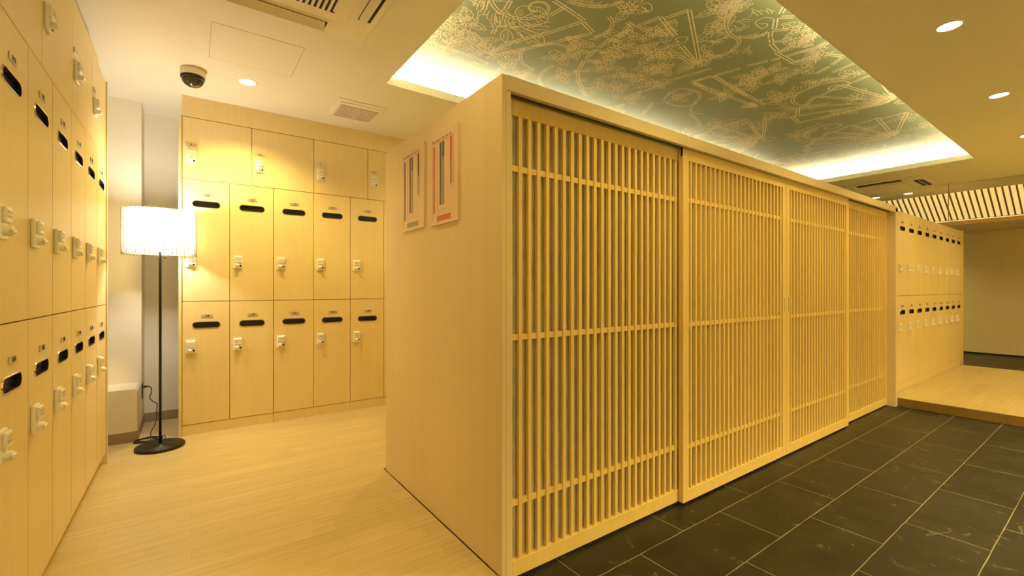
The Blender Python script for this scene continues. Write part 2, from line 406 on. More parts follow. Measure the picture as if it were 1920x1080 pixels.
def beads(c, t, r0, r1):
    for k in range(6):
        r = r0 + (r1 - r0) * k / 5
        for j in range(7):
            aa = t - .5 + j / 6; ink.line(seg(pol(c, r, aa - .02), pol(c, r, aa + .02), 1), .006)
def fan(c, t0, t1, R=.85, n=7, fill=True):
    tips = []
    for i in range(n):
        a0 = t0 + (t1 - t0) * i / n; a1 = t0 + (t1 - t0) * (i + 1) / n
        p = pol(c, R * 1.03, a0); q = pol(c, R * .97, a1 - (a1 - a0) * .06)
        bamboo(p, q); bamboo(pol(c, R * 1.03, a0), pol(c, R * (.70 if fill and 0 < i else .14), a0))
        tips.append(p)
    bamboo(pol(c, R, t1), pol(c, .08, t1)); bamboo(pol(c, R, t0), pol(c, .08, t0))
    for i in range(n * 2 + 1):
        aa = t0 + (t1 - t0) * i / (n * 2)
        ink.line(seg(pol(c, .05, aa), pol(c, .30 if i % 2 else .26, aa), 4), .009)
    for o in (0, .02): ink.line([pol(pol(c, .08, (t0 + t1) / 2 + PI), .055 + o, k / 12 * 2 * PI) for k in range(13)], .006)
    if fill:
        m = (t0 + t1) / 2; g = pol(c, R * .55, m)
        ruffle(g, 0, 2 * PI, .035, .21, 22)
        for k in range(5):
            aa = m - (t1 - t0) * .34 + (t1 - t0) * .68 * k / 4; p = pol(c, R * (.60 + .12 * (k % 2)), aa)
            if k % 2: blossom(p, .105, 3, k)
            else: leaf(p, aa + random.uniform(-.5, .5), .21)
            ruffle(p, aa + PI / 2, PI, .04, .15, 8); ruffle(p, aa - PI / 2, PI, .04, .15, 8)
        for k in range(9):
            aa = t0 + (t1 - t0) * random.uniform(.12, .88); leaf(pol(c, R * random.uniform(.33, .62), aa), aa + random.uniform(-.9, .9), random.uniform(.12, .2), .3, 3)
D = math.radians
# the drawn lines nearest the closet, laid out where they lie on the ceiling (b bamboo rods, d double scrolls, l single strokes, f leafy fringes)
TR = [
('b',[(1.802,2.850),(2.196,2.191)]),
('b',[(2.110,2.312),(2.223,2.151)]),
('b',[(1.805,2.607),(1.954,2.364)]),
('b',[(1.952,2.362),(2.073,2.084)]),
('b',[(1.798,2.806),(1.808,2.612)]),
('b',[(1.844,2.052),(2.073,2.084)]),
('b',[(2.072,2.103),(2.223,2.151)]),
('b',[(1.870,2.049),(1.852,2.179)]),
('b',[(1.844,2.052),(1.766,2.045)]),
('b',[(1.482,2.365),(1.443,2.277)]),
('b',[(1.585,2.280),(1.562,2.191)]),
('b',[(1.666,2.556),(1.652,2.490)]),
('b',[(1.348,2.900),(1.742,2.893)]),
('l',[(1.742,2.893),(1.814,2.907),(1.853,2.912),(1.852,2.955),(1.793,2.963),(1.748,2.954)]),
('l',[(1.593,2.422),(1.553,2.336),(1.584,2.348),(1.574,2.288),(1.615,2.303),(1.677,2.327),(1.698,2.371),(1.677,2.422),(1.655,2.463),(1.619,2.451),(1.593,2.422)]),
('l',[(1.599,2.325),(1.633,2.394),(1.650,2.466),(1.658,2.511)]),
('l',[(1.583,2.382),(1.620,2.427)]),
('l',[(1.594,2.363),(1.629,2.409)]),
('l',[(1.636,2.344),(1.650,2.393)]),
('l',[(1.664,2.348),(1.665,2.406)]),
('l',[(1.653,2.276),(1.640,2.225),(1.661,2.189),(1.726,2.157),(1.773,2.146),(1.837,2.178),(1.869,2.212),(1.872,2.265),(1.834,2.310),(1.773,2.317),(1.727,2.332),(1.686,2.297),(1.653,2.276)]),
('l',[(1.689,2.190),(1.731,2.203),(1.738,2.243),(1.724,2.282),(1.722,2.336)]),
('l',[(1.748,2.230),(1.787,2.225),(1.821,2.212),(1.858,2.203)]),
('l',[(1.658,2.250),(1.676,2.226)]),
('l',[(1.672,2.273),(1.691,2.243)]),
('l',[(1.693,2.287),(1.707,2.254)]),
('l',[(1.721,2.177),(1.747,2.197)]),
('l',[(1.739,2.165),(1.763,2.186)]),
('l',[(1.763,2.164),(1.785,2.187)]),
('l',[(1.788,2.168),(1.806,2.189)]),
('l',[(1.749,2.287),(1.777,2.285)]),
('l',[(1.755,2.265),(1.779,2.260)]),
('l',[(1.812,2.265),(1.839,2.270)]),
('l',[(1.822,2.240),(1.851,2.249)]),
('l',[(1.708,2.437),(1.710,2.512),(1.735,2.560),(1.780,2.583),(1.845,2.621),(1.834,2.530),(1.871,2.560),(1.876,2.514)]),
('l',[(1.703,2.440),(1.746,2.486),(1.788,2.550),(1.801,2.596)]),
('l',[(1.753,2.469),(1.792,2.493),(1.815,2.530)]),
('l',[(1.730,2.511),(1.759,2.557)]),
('l',[(1.712,2.422),(1.778,2.432),(1.847,2.454),(1.950,2.518),(1.932,2.474),(1.977,2.470),(2.038,2.476),(2.018,2.427),(1.956,2.376),(1.863,2.376),(1.780,2.385),(1.712,2.422)]),
('l',[(1.731,2.418),(1.852,2.411),(1.931,2.433),(2.024,2.464)]),
('l',[(1.787,2.444),(1.883,2.482),(1.931,2.503)]),
('l',[(1.830,2.452),(1.866,2.480)]),
('l',[(1.866,2.440),(1.908,2.464)]),
('l',[(1.898,2.391),(1.935,2.418)]),
('l',[(1.936,2.390),(1.968,2.420)]),
('l',[(1.741,2.401),(1.797,2.349),(1.870,2.346),(1.941,2.302),(1.929,2.362)]),
('l',[(1.725,2.340),(1.783,2.340),(1.821,2.332)]),
('l',[(1.612,2.494),(1.688,2.439),(1.709,2.387),(1.717,2.339)]),
('d',[(1.965,2.579),(1.986,2.655),(2.046,2.724),(2.112,2.760),(2.187,2.767)]),
('d',[(1.973,2.516),(2.035,2.443),(2.112,2.388),(2.205,2.378),(2.256,2.409),(2.260,2.467),(2.231,2.503)]),
('l',[(2.150,2.530),(2.132,2.498),(2.146,2.465),(2.186,2.466),(2.198,2.496)]),
('d',[(2.305,2.648),(2.292,2.718),(2.318,2.827),(2.385,2.915),(2.476,2.972)]),
('d',[(1.439,3.143),(1.454,3.083),(1.536,3.041),(1.627,3.057),(1.678,3.123),(1.702,3.213)]),
('b',[(2.522,1.626),(3.249,1.998)]),
('b',[(2.438,1.776),(2.713,1.847)]),
('b',[(2.854,1.899),(3.187,1.982)]),
('b',[(2.958,1.991),(3.141,1.998)]),
('b',[(2.518,1.623),(2.469,1.771)]),
('b',[(2.437,1.771),(2.390,1.949)]),
('b',[(2.379,1.969),(2.389,2.105)]),
('b',[(2.366,2.129),(2.387,2.270)]),
('b',[(2.382,2.296),(2.427,2.427)]),
('b',[(2.428,2.451),(2.493,2.566)]),
('b',[(2.486,2.588),(2.614,2.701)]),
('b',[(2.611,2.713),(2.747,2.800)]),
('b',[(2.746,2.821),(2.900,2.888)]),
('b',[(2.366,2.129),(2.475,2.120)]),
('b',[(2.382,2.296),(2.462,2.284)]),
('b',[(2.441,2.441),(2.542,2.394)]),
('b',[(2.507,2.591),(2.582,2.546)]),
('b',[(2.620,2.707),(2.686,2.670)]),
('b',[(2.756,2.804),(2.825,2.733)]),
('b',[(2.309,1.933),(2.388,1.944)]),
('b',[(3.331,1.957),(3.251,2.255)]),
('b',[(3.279,2.275),(3.217,2.593)]),
('l',[(2.834,2.176),(2.791,2.079),(2.776,1.999),(2.823,1.893)]),
('l',[(2.727,1.864),(2.753,1.825),(2.799,1.815),(2.823,1.872),(2.752,1.873),(2.727,1.864)]),
('d',[(1.844,1.989),(1.897,1.983),(1.995,1.946),(2.061,1.897),(2.093,1.848),(2.109,1.800)]),
('fo',[(1.870,2.002),(1.956,1.982),(2.030,1.956),(2.080,1.915)]),
('d',[(2.164,1.955),(2.229,1.979),(2.275,2.031),(2.290,2.084),(2.283,2.142),(2.263,2.189)]),
('fi',[(2.305,2.035),(2.324,2.099),(2.317,2.157),(2.305,2.221)]),
('l',[(2.210,1.748),(2.205,1.731)]),
('l',[(2.243,1.761),(2.239,1.738),(2.279,1.730),(2.328,1.759),(2.323,1.787),(2.284,1.780),(2.250,1.777)]),
('b',[(3.433,2.184),(3.448,2.018)]),
('b',[(3.454,2.014),(3.845,2.034)]),
('b',[(3.447,2.184),(3.880,2.187)]),
('l',[(2.914,1.799),(2.921,1.769),(2.956,1.744),(3.000,1.744),(3.024,1.777),(3.015,1.806)]),
('d',[(2.739,1.349),(2.746,1.406),(2.781,1.491),(2.841,1.553),(2.924,1.592),(3.005,1.611),(3.083,1.609),(3.137,1.625),(3.193,1.686),(3.211,1.748),(3.195,1.821),(3.132,1.854),(3.045,1.851),(2.979,1.825),(2.961,1.794)]),
('d',[(3.050,1.592),(3.111,1.568),(3.154,1.518),(3.170,1.467)]),
('fi',[(2.721,1.393),(2.745,1.483),(2.827,1.563),(2.922,1.606),(3.016,1.630)]),
('fi',[(3.016,1.630),(3.047,1.704),(3.023,1.749)]),
('fo',[(3.108,1.591),(3.169,1.561),(3.197,1.514),(3.203,1.476)]),
('fi',[(3.376,1.676),(3.287,1.709),(3.274,1.796),(3.246,1.865)]),
('l',[(3.040,1.363),(2.988,1.382),(2.975,1.409),(2.987,1.448),(3.037,1.461),(3.097,1.455),(3.092,1.424),(3.058,1.415),(3.040,1.434),(3.015,1.442)]),
('fi',[(2.981,1.336),(2.945,1.373),(2.937,1.424),(2.968,1.473),(3.029,1.504)]),
('b',[(2.968,1.263),(3.027,1.314)]),
('b',[(3.059,1.328),(3.135,1.271)]),
('b',[(3.054,1.353),(3.170,1.415)]),
('b',[(3.177,1.430),(3.252,1.351)]),
('b',[(3.178,1.442),(3.261,1.482)]),
('b',[(3.269,1.483),(3.332,1.500)]),
('b',[(3.332,1.500),(3.388,1.390)]),
('b',[(3.334,1.512),(3.489,1.533)]),
('b',[(3.489,1.533),(3.505,1.462)]),
('b',[(3.489,1.549),(3.771,1.535)]),
('b',[(3.762,1.528),(3.766,1.366)]),
('b',[(3.617,1.527),(3.661,1.251)]),
('b',[(3.821,1.345),(3.958,1.278)]),
('b',[(3.963,1.280),(4.047,1.392)]),
('b',[(4.181,1.429),(4.152,1.266)]),
('b',[(4.099,1.515),(4.047,1.392)]),
('b',[(3.467,2.014),(3.517,1.815)]),
('b',[(3.519,1.774),(3.573,1.634)]),
('b',[(3.464,2.016),(4.069,2.051)]),
('b',[(3.576,1.616),(3.619,1.565)]),
('b',[(3.469,2.019),(4.420,2.051)]),
('b',[(3.436,2.177),(4.414,2.119)]),
('b',[(3.411,2.182),(3.457,2.021)]),
('b',[(4.394,2.029),(4.413,1.771)]),
('d',[(3.528,2.550),(3.432,2.390),(3.478,2.289),(3.623,2.253),(3.731,2.288),(3.817,2.374),(3.891,2.477),(4.023,2.549),(4.129,2.508)]),
('d',[(3.566,2.554),(3.727,2.547),(3.824,2.493),(3.831,2.394)]),
('b',[(4.626,2.332),(5.394,2.540)]),
('b',[(4.706,2.184),(5.405,2.533)]),
('b',[(3.503,2.629),(3.660,2.879)]),
('d',[(4.022,2.585),(4.219,2.624),(4.421,2.711)])]

def cat(P, k=5):
    out = []; P = [Vector(p) for p in P]
    for i in range(len(P) - 1):
        p0, p1, p2, p3 = P[max(i - 1, 0)], P[i], P[i + 1], P[min(i + 2, len(P) - 1)]
        for j in range(k):
            t = j / k; out.append(tuple(.5 * ((2 * p1) + (p2 - p0) * t + (2 * p0 - 5 * p1 + 4 * p2 - p3) * t * t + (3 * p1 - p0 - 3 * p2 + p3) * t ** 3)))
    return out + [tuple(P[-1])]
def offset(P, o):
    out = []
    for i, p in enumerate(P):
        q = Vector(P[min(i + 1, len(P) - 1)]) - Vector(P[max(i - 1, 0)])
        if q.length < 1e-7: continue
        q.normalize(); out.append((p[0] - q.y * o, p[1] + q.x * o))
    return out
def fringe_path(P, side, depth=.10):
    P = cat(P, 8); L = [0]
    for i in range(1, len(P)): L.append(L[-1] + math.dist(P[i - 1], P[i]))
    def at(t):
        t = min(max(t, 0), L[-1] - 1e-6); i = next(k for k in range(1, len(P)) if L[k] >= t); f_ = (t - L[i - 1]) / max(1e-9, L[i] - L[i - 1])
        p = Vector(P[i - 1]).lerp(Vector(P[i]), f_); d = (Vector(P[i]) - Vector(P[i - 1])).normalized(); return p, d, Vector((-d.y, d.x)) * side
    n = max(3, int(L[-1] / .05)); out = []
    for k in range(n):
        t0 = L[-1] * k / n; w = L[-1] / n; dd = depth * (.5 + .5 * math.sin(PI * (k + .5) / n)) * random.uniform(.8, 1.2)
        p, d, nn = at(t0)
        out += [tuple(p + nn * dd * .35), tuple(p + d * w * .35 + nn * dd * .6), tuple(p + d * w * .45 + nn * dd * .5), tuple(p + d * w * 1.1 + nn * dd), tuple(p + d * w * .9 + nn * dd * .6)]
        for q in (.1, .5): ink.line([tuple(p + d * w * q), tuple(p + d * w * (q + .25) + nn * dd * .35), tuple(p + d * w * (q + .6) + nn * dd * .7)], .0046)
    ink.line(out, .004)
for kind, pts in TR:
    if kind == 'b':
        for i in range(len(pts) - 1): bamboo(pts[i], pts[i + 1], .022, .15, .0088)
    elif kind == 'd': c_p = cat(pts); ink.line(c_p, .0064); ink.line(offset(c_p, .018), .0064)
    elif kind == 'l': ink.line(cat(pts, 4), .0062)
    elif kind == 'fi': fringe_path(pts, 1)
    else: fringe_path(pts, -1)
# shells of strokes where the fans close
for c, t0, t1 in (((1.79, 2.83), -200, -60), ((3.22, 1.99), 100, 215), ((4.40, 2.10), 130, 185)):
    for i in range(12):
        aa = D(t0 + (t1 - t0) * i / 11); ink.line(seg(pol(c, .04, aa), pol(c, .17, aa), 3), .006)
# crowded flower heads and leaves inside the fans
BUR = [(1.38, 2.72), (1.5, 2.81), (1.47, 2.53), (1.64, 2.7), (1.46, 2.96), (1.53, 2.68), (1.94, 2.71), (2.01, 2.85), (2.18, 2.89), (2.46, 2.73), (2.24, 2.52), (1.30, 2.60), (1.33, 2.86),
       (2.65, 2.1), (2.53, 1.9), (2.5, 2.21), (2.56, 2.31), (2.43, 2.04), (2.65, 2.46), (2.83, 2.46), (3.0, 2.4), (2.78, 2.08), (2.88, 2.03), (2.93, 2.23), (3.04, 2.19), (2.83, 2.68), (2.62, 1.85), (2.22, 2.3), (2.28, 2.4), (2.2, 1.84), (2.75, 1.5), (2.69, 1.43),
       (2.66, 1.51), (2.84, 1.65), (3.31, 1.3), (3.47, 1.32), (3.49, 1.41), (3.7, 1.35), (3.74, 1.81), (3.75, 1.71), (3.79, 1.91), (3.96, 1.71), (3.94, 1.54), (4.27, 1.56), (4.37, 1.36), (3.83, 1.45), (3.15, 1.89),
       (3.02, 2.61), (3.31, 2.93), (3.18, 2.39), (3.86, 2.08), (3.91, 1.91), (4.3, 1.91), (3.93, 2.17), (3.24, 2.67), (3.58, 2.42)]
def flowerhead(c, R):
    t = random.uniform(0, 6.28)
    for k in range(random.choice((3, 4))): leaf(pol(c, R * .12, t), t, R * random.uniform(.8, 1.15), .30, 3, .0046); t += random.uniform(1.1, 2.0)
    pts = []
    for i in range(61):
        aa = 2 * PI * i / 60; pts.append(pol(c, R * (.42 + .07 * math.sin(5 * aa) + .05 * math.sin(11 * aa + c[0] * 9)), aa))
    ink.line(pts, .0046)
    for i in range(7):
        aa = 2 * PI * i / 7 + c[1]; ph = random.uniform(0, 6)
        ink.line([pol(c, R * (.08 + .30 * q / 6), aa + .18 * math.sin(q * 1.1 + ph)) for q in range(7)], .0046)
for c in BUR: flowerhead(c, random.uniform(.11, .15))
# farther along the ceiling the same motifs go on
fan((5.42, 2.56), D(196), D(60), .82, 7, False); fan((6.55, 1.62), D(200), D(95), .85, 7, False); fan((5.30, 1.30), D(185), D(100), .8, 5, False); fan((7.2, 2.75), D(215), D(120), .8, 6, False)
scroll((4.60, 1.62), .24, D(10), D(230), 1); scroll((4.75, 2.85), .22, D(60), D(280), 1); scroll((5.75, 1.95), .26, D(-30), D(190), 1)
scroll((6.20, 2.75), .24, D(160), D(-50), 1); scroll((6.95, 1.95), .22, D(0), D(220), 1); scroll((1.45, 1.62), .2, D(100), D(-100), 1); scroll((1.62, 2.12), .2, D(160), D(20), 1)
scroll((2.30, 1.18), .2, D(10), D(180), 1); scroll((5.35, 3.0), .18, D(0), D(200), 1); scroll((4.2, 3.1), .16, D(0), D(200), 1); scroll((3.55, 3.05), .16, D(0), D(200), 1)
for c in ((4.95, 2.35), (4.8, 2.1), (5.05, 2.75), (6.0, 1.7), (5.9, 1.35), (6.2, 1.9), (6.6, 2.9), (6.7, 2.4), (4.9, 1.5), (5.2, 1.7), (1.35, 2.2), (1.9, 1.5), (4.5, 2.6), (4.7, 2.45), (5.6, 2.2), (6.9, 1.4), (6.4, 1.3), (5.6, 2.9)): flowerhead(c, .17)
mb = MB(); mb.box(a, b_, c_, d_, CZ1, CZ1 + .02, 0)
mb.add(ink.v, ink.f, 1)
mu = mb.build('ceiling.003', [M['mural'], M['mural_line']]); mu['kind'] = 'structure'
# led strips in the trough
for i, (x0, x1, y0, y1) in enumerate(((CX0 - .1, CX1 + .1, CY0 - CT / 2 - .012, CY0 - CT / 2 + .012), (CX0 - .1, CX1 + .1, CY1 + CT / 2 - .012, CY1 + CT / 2 + .012),
                                      (CX0 - CT / 2 - .012, CX0 - CT / 2 + .012, CY0, CY1), (CX1 + CT / 2 - .012, CX1 + CT / 2 + .012, CY0, CY1))):
    o = MB().box(x0, x1, y0, y1, CZ0, CZ0 + .02).build('light_strip', M['stripglow'])
    tag(o, ('light strip in the cove trough on the side nearest the downlight row', 'light strip in the cove trough above the rear of the closet',
            'light strip in the cove trough at the end nearest the floor lamp', 'light strip in the cove trough at the far end by the air conditioner')[i], 'light strip', 'cove light strips')

# ------------------------------------------------------------------ text
_txt = {}
def text_mesh(s, size, m):
    if s in _txt: return _txt[s]
    cu = bpy.data.curves.new('t', 'FONT'); cu.body = s; cu.size = size; cu.align_x = 'CENTER'; cu.align_y = 'CENTER'; cu.extrude = .0004; cu.offset = .0003
    o = bpy.data.objects.new('t', cu); COL.objects.link(o)
    dg = bpy.context.evaluated_depsgraph_get(); me = bpy.data.meshes.new_from_object(o.evaluated_get(dg))
    me.transform(Matrix.Rotation(PI / 2, 4, 'X')); me.materials.clear(); me.materials.append(m); me.name = 'number'
    bpy.data.objects.remove(o); _txt[s] = me; return me

# ------------------------------------------------------------------ lockers (local: x right, front face y=0 looking to -y, z up)
GAP = .0022; DEP = .44
def pill(cx, cz, w, h, n=10):
    r = h / 2; P = []
    for s, a0 in ((1, -PI / 2), (-1, PI / 2)):
        for i in range(n + 1):
            t = a0 + PI * i / n; P.append((cx + s * (w / 2 - r) + r * math.cos(t), cz + r * math.sin(t)))
    return P
def door_mesh(w, h, hole=None):
    x0, x1, z0, z1 = GAP, w - GAP, GAP, h - GAP
    if not hole: return MB().bbox(x0, x1, 0, .019, z0, z1, .0012).mesh('door', M['birch'])
    bm = bmesh.new()
    def loop(P, y):
        vs = [bm.verts.new((p[0], y, p[1])) for p in P]; es = [bm.edges.new((vs[i], vs[(i + 1) % len(vs)])) for i in range(len(vs))]; return vs, es
    R = [(x0, z0), (x1, z0), (x1, z1), (x0, z1)]
    vo, eo = loop(R, 0); vi, ei = loop(hole, 0)
    bmesh.ops.triangle_fill(bm, use_beauty=True, edges=eo + ei, normal=(0, -1, 0))
    vb, _ = loop(R, .019); vc, _ = loop(hole, .019)
    for A, B in ((vo, vb), (vi, vc)):
        for i in range(len(A)): bm.faces.new((A[i], A[(i + 1) % len(A)], B[(i + 1) % len(A)], B[i]))
    bm.faces.new(vb)
    mb = MB(); mb.frombm(bm); me = mb.mesh('door', M['birch']); return me
def slot_mesh(cx, cz, w, h):
    """recessed pull: rim, cup walls, back, fine ribs"""
    A = pill(cx, cz, w + .008, h + .008); B = pill(cx, cz, w - .002, h - .002); mb = MB(); n = len(A)
    vs = [(p[0], 0, p[1]) for p in A] + [(p[0], -.0035, p[1]) for p in pill(cx, cz, w + .004, h + .004)] + [(p[0], -.003, p[1]) for p in B] + [(p[0], .017, p[1]) for p in B]
    for k in range(2): mb.add([vs[k * n + i] for i in range(n)] + [vs[(k + 1) * n + i] for i in range(n)], [(i, (i + 1) % n, n + (i + 1) % n, n + i) for i in range(n)], 1)
    mb.add([vs[2 * n + i] for i in range(n)] + [vs[3 * n + i] for i in range(n)], [(i, (i + 1) % n, n + (i + 1) % n, n + i) for i in range(n)] + [tuple(range(n, 2 * n))], 0)
    for k in range(6):
        z = cz - h / 2 + h * (k + 1) / 7; inset = 0 if 1 < k < 4 else .007
        mb.box(cx - w / 2 + .006 + inset, cx + w / 2 - .006 - inset, .012, .0165, z - .0012, z + .0012, 0)
    return mb.mesh('handle', [M['slot'], M['rim']])
_lm = {}
def cached(key, fn):
    if key not in _lm: _lm[key] = fn()
    return _lm[key]
def lock_parts():
    body = MB().bbox(-.033, .033, -.013, 0, -.051, .051, .004).mesh('lock', M['lock'])
    pad = MB(); pad.bbox(-.027, .027, -.024, -.012, -.002, .045, .005)
    for i in range(4):
        for j in range(2): pad.box(-.022 + i * .0115, -.022 + i * .0115 + .008, -.0252, -.0235, .012 + j * .013, .021 + j * .013, 1)
    pad = pad.mesh('keypad', [M['lock'], M['lockgrey']])
    knob = MB(); knob.lathe([(0, -.033), (.011, -.033), (.014, -.030), (.015, -.012), (.016, -.010)], n=20, axis='y', c=(-.006, -.026))
    knob.bbox(-.026, .008, -.037, -.029, -.032, -.020, .003); knob = knob.mesh('knob', M['lock'])
    key = MB(); key.lathe([(0, -.0150), (.003, -.0150), (.003, -.0165), (.0075, -.0165), (.0075, -.012)], n=16, axis='y', c=(.019, -.030)); key = key.mesh('keyhole', M['black'])
    return body, pad, knob, key
LP = lock_parts()
def locker(bank, x0, x1, z0, z1, kind, label, group, number=None, origin=(0, 0, 0), rz=0, small=False):
    w = round(x1 - x0, 3); h = round(z1 - z0, 3)
    R = Matrix.Rotation(rz, 3, 'Z'); loc = Vector(origin) + R @ Vector((x0, 0, 0)); loc.z = origin[2] + z0
    t = thing('locker', label, 'locker', loc, rz, group)
    link('cabinet_body', cached(('b', w, h), lambda: MB().box(.0004, w - .0004, .0215, DEP, .0004, h - .0004).mesh('cabinet_body', M['birch'])), t)
    if kind == 'upper':
        sx, sz, px, pz, lz = None, None, .058, h - .215, h - .31
        lx = .058
        hole = None
    else:
        sz = h - .19 if kind == 'mid' else h - .187; pz = sz + .072; lz = h - .64 if kind == 'mid' else h - .355
        px = w / 2 + .004; lx = .056; hole = pill(w / 2, sz, .18, .046)
    link('door', cached(('d', w, h, kind), lambda: door_mesh(w, h, hole)), t)
    if hole: link('handle', cached(('s', w, h, kind), lambda: slot_mesh(w / 2, sz, .18, .046)), t)
    pl = link('number_plate', cached('plate', lambda: MB().bbox(-.037, .037, -.004, 0, -.0115, .0115, .001).mesh('number_plate', M['plate'])), t, (px, 0, pz))
    if number: link('number', text_mesh(str(number), .024, M['ink']), pl, (0, -.0045, 0))
    elif small: link('number', cached('blot', lambda: MB().box(-.014, .014, -.0048, -.004, -.006, .006).mesh('number', M['ink'])), pl)
    lk = link('lock', LP[0], t, (lx, 0, lz))
    link('keypad', LP[1], lk); link('knob', LP[2], lk)
    if not small: link('keyhole', LP[3], lk)
    return t

# far bank beside the floor lamp
YB = 4.31
colsB = [-.059, .255, .572, .893, 1.216, 1.538, 1.859]
RZ0, RZ1, RZ2, RZ3 = .082, 1.045, 2.003, 2.485
ordn = ['first', 'second', 'third', 'fourth', 'fifth', 'sixth']
for i in range(6):
    for z0, z1, kind, num in ((RZ1, RZ2, 'mid', 125 + 2 * i), (RZ0, RZ1, 'lower', 126 + 2 * i)):
        row = 'middle-row' if kind == 'mid' else 'bottom-row'
        locker('b', colsB[i], colsB[i + 1], z0, z1, kind, f'{row} birch locker number {num} in the far bank, {ordn[i]} column right of the floor lamp' if i < 5 else f'{row} birch locker in the far bank hidden behind the closet corner', 'lockers of the far bank', num, (0, YB, 0))
upB = [-.059, .411, .896, 1.380, 1.859]
for i in range(4):
    locker('b', upB[i], upB[i + 1], RZ2, RZ3, 'upper', f'wide top-row locker number {9 + i} under the soffit of the far bank, {ordn[i]} from the pillar', 'wide top lockers of the far bank', 9 + i, (0, YB, 0))
for i in range(3):
    x0, x1 = colsB[2 * i], colsB[2 * i + 2]
    tag(MB().box(x0 + .001, x1 - .001, YB + .003, YB + DEP, 0, RZ0 - .0015).build('locker_plinth', M['birch']),
        ('birch plinth under the far lockers, nearest the floor lamp', 'birch plinth under the middle of the far lockers', 'birch plinth under the far lockers, running behind the closet corner')[i], 'plinth', 'plinths of the far lockers')
tag(MB().bbox(-.080, -.0605, YB - .012, YB + DEP + .04, 0, 2.487, .001).build('end_panel', M['birch']), 'tall birch end panel of the far locker bank beside the floor lamp', 'panel')

# left bank, faces +X; local x runs along +Y
XL = -.455
colsL = [1.866, 2.216, 2.547, 2.893, 3.235, 3.580, 3.930]
for i in range(6):
    far = 5 - i
    for z0, z1, kind, num in ((1.042, 1.982, 'mid', 113 + 2 * i), (.075, 1.042, 'lower', 114 + 2 * i)):
        row = 'middle-row' if kind == 'mid' else 'bottom-row'
        locker('l', colsL[i], colsL[i + 1], z0, z1, kind, f'{row} birch locker in the left-hand bank, {ordn[i]} column from the left edge of the photo', 'lockers of the left-hand bank', num, (XL, 0, 0), PI / 2)
upL = [1.866, 2.390, 2.922, 3.440, 3.930]
for i in range(4):
    locker('l', upL[i], upL[i + 1], 1.982, 2.500, 'upper', f'wide top-row locker of the left-hand bank, {ordn[i]} from the left edge of the photo', 'wide top lockers of the left-hand bank', 5 + i, (XL, 0, 0), PI / 2)
for i in range(3):
    tag(MB().box(XL - DEP, XL - .03, colsL[2 * i] + .001, colsL[2 * i + 2] - .001, 0, .0735).build('locker_plinth', M['birch']),
        ('recessed birch plinth under the left-hand lockers, nearest the viewer', 'recessed birch plinth under the middle of the left-hand lockers', 'recessed birch plinth under the left-hand lockers, beside their end panel')[i], 'plinth', 'plinths of the left-hand lockers')
tag(MB().box(XL - DEP, XL - .003, 1.868, 3.67, 2.502, 2.543).build('top_filler', M['birch']), 'birch filler strip on top of the left-hand lockers', 'trim')
tag(MB().bbox(XL - DEP, XL + .008, 3.932, 3.956, 0, 2.502, .001).build('end_panel', M['birch']), 'tall birch end panel of the left-hand locker bank, edge towards the lamp', 'panel')

# right bank on the raised floor
YR = 1.55
for i in range(9):
    x0 = 6.37 + .341 * i; x1 = x0 + .341
    for z0, z1, kind in ((1.062, 2.012, 'mid'), (.092, 1.062, 'lower')):
        row = 'upper' if kind == 'mid' else 'lower'
        nth = (ordn + ['seventh', 'eighth', 'ninth'])[i]
        locker('r', x0, x1, z0, z1, kind, f'{row} birch locker on the raised floor, {nth} to the right of the slatted closet', 'lockers on the raised floor', None, (0, YR, 0), 0, True)
tag(MB().box(6.371, 9.438, YR + .004, YR + DEP, 0, .0905).build('locker_plinth', M['birch']), 'long birch plinth under the lockers on the raised floor', 'plinth')
tag(MB().bbox(6.06, 6.3695, YR - .004, YR + DEP, 0, 2.03, .001).build('filler_panel', M['birch']), 'birch filler panel between the slatted closet and the raised-floor lockers', 'panel')
tag(MB().bbox(9.4405, 9.465, YR - .02, YR + DEP, SL, 2.014, .001).build('end_panel', M['birch']), 'birch end panel at the far end of the raised-floor lockers', 'panel')

# ------------------------------------------------------------------ slatted closet
CL = thing('slatted_closet', 'long birch closet with four sliding lattice doors standing between the wooden and slate floors', 'closet', (1.0, 1.47, SL))
kw = dict(parent=CL, world=True)
mb = MB().bbox(1.0, 1.022, 1.472, 2.765, .0005, 2.0, .001); mb.build('side_panel', M['birch_side'], **kw)
MB().box(5.97, 5.99, 1.60, 2.765, SL, 1.99).build('side_panel', M['birch_side'], **kw)
MB().box(1.022, 5.97, 2.745, 2.765, SL, 1.99).build('back_panel', M['birch_side'], **kw)
MB().box(1.022, 5.97, 1.60, 2.745, 1.975, 1.995).build('top_panel', M['birch_side'], **kw)
mb = MB(); mb.bbox(.9995, 1.0195, 1.465, 1.600, .001, 2.0, .001); mb.bbox(1.0205, 1.043, 1.465, 1.600, SL, 1.985, .001)
mb.build('jamb', M['frame'], **kw)
MB().bbox(5.945, 6.008, 1.462, 1.600, SL, 1.985, .001).build('jamb', M['frame'], **kw)
mb = MB(); mb.bbox(1.021, 6.008, 1.462, 1.482, 1.940, 2.001, .001); mb.box(1.0435, 5.944, 1.482, 1.60, 1.975, 1.999)
mb.build('top_beam', M['frame'], **kw)
mb = MB(); mb.box(1.0435, 5.944, 1.4825, 1.599, 1.955, 1.974, 0)
for y in (1.488, 1.520, 1.552): mb.box(1.0435, 5.944, y - .004, y + .003, 1.942, 1.956, 1)
mb.build('door_track', [M['track'], M['trackrib']], **kw)
MB().box(1.0435, 5.944, 1.540, 1.599, SL, SL + .006).build('floor_track', M['track'], **kw)
YF, YK = 1.500, 1.534        # front faces of the outer and inner doors
SP = .0518
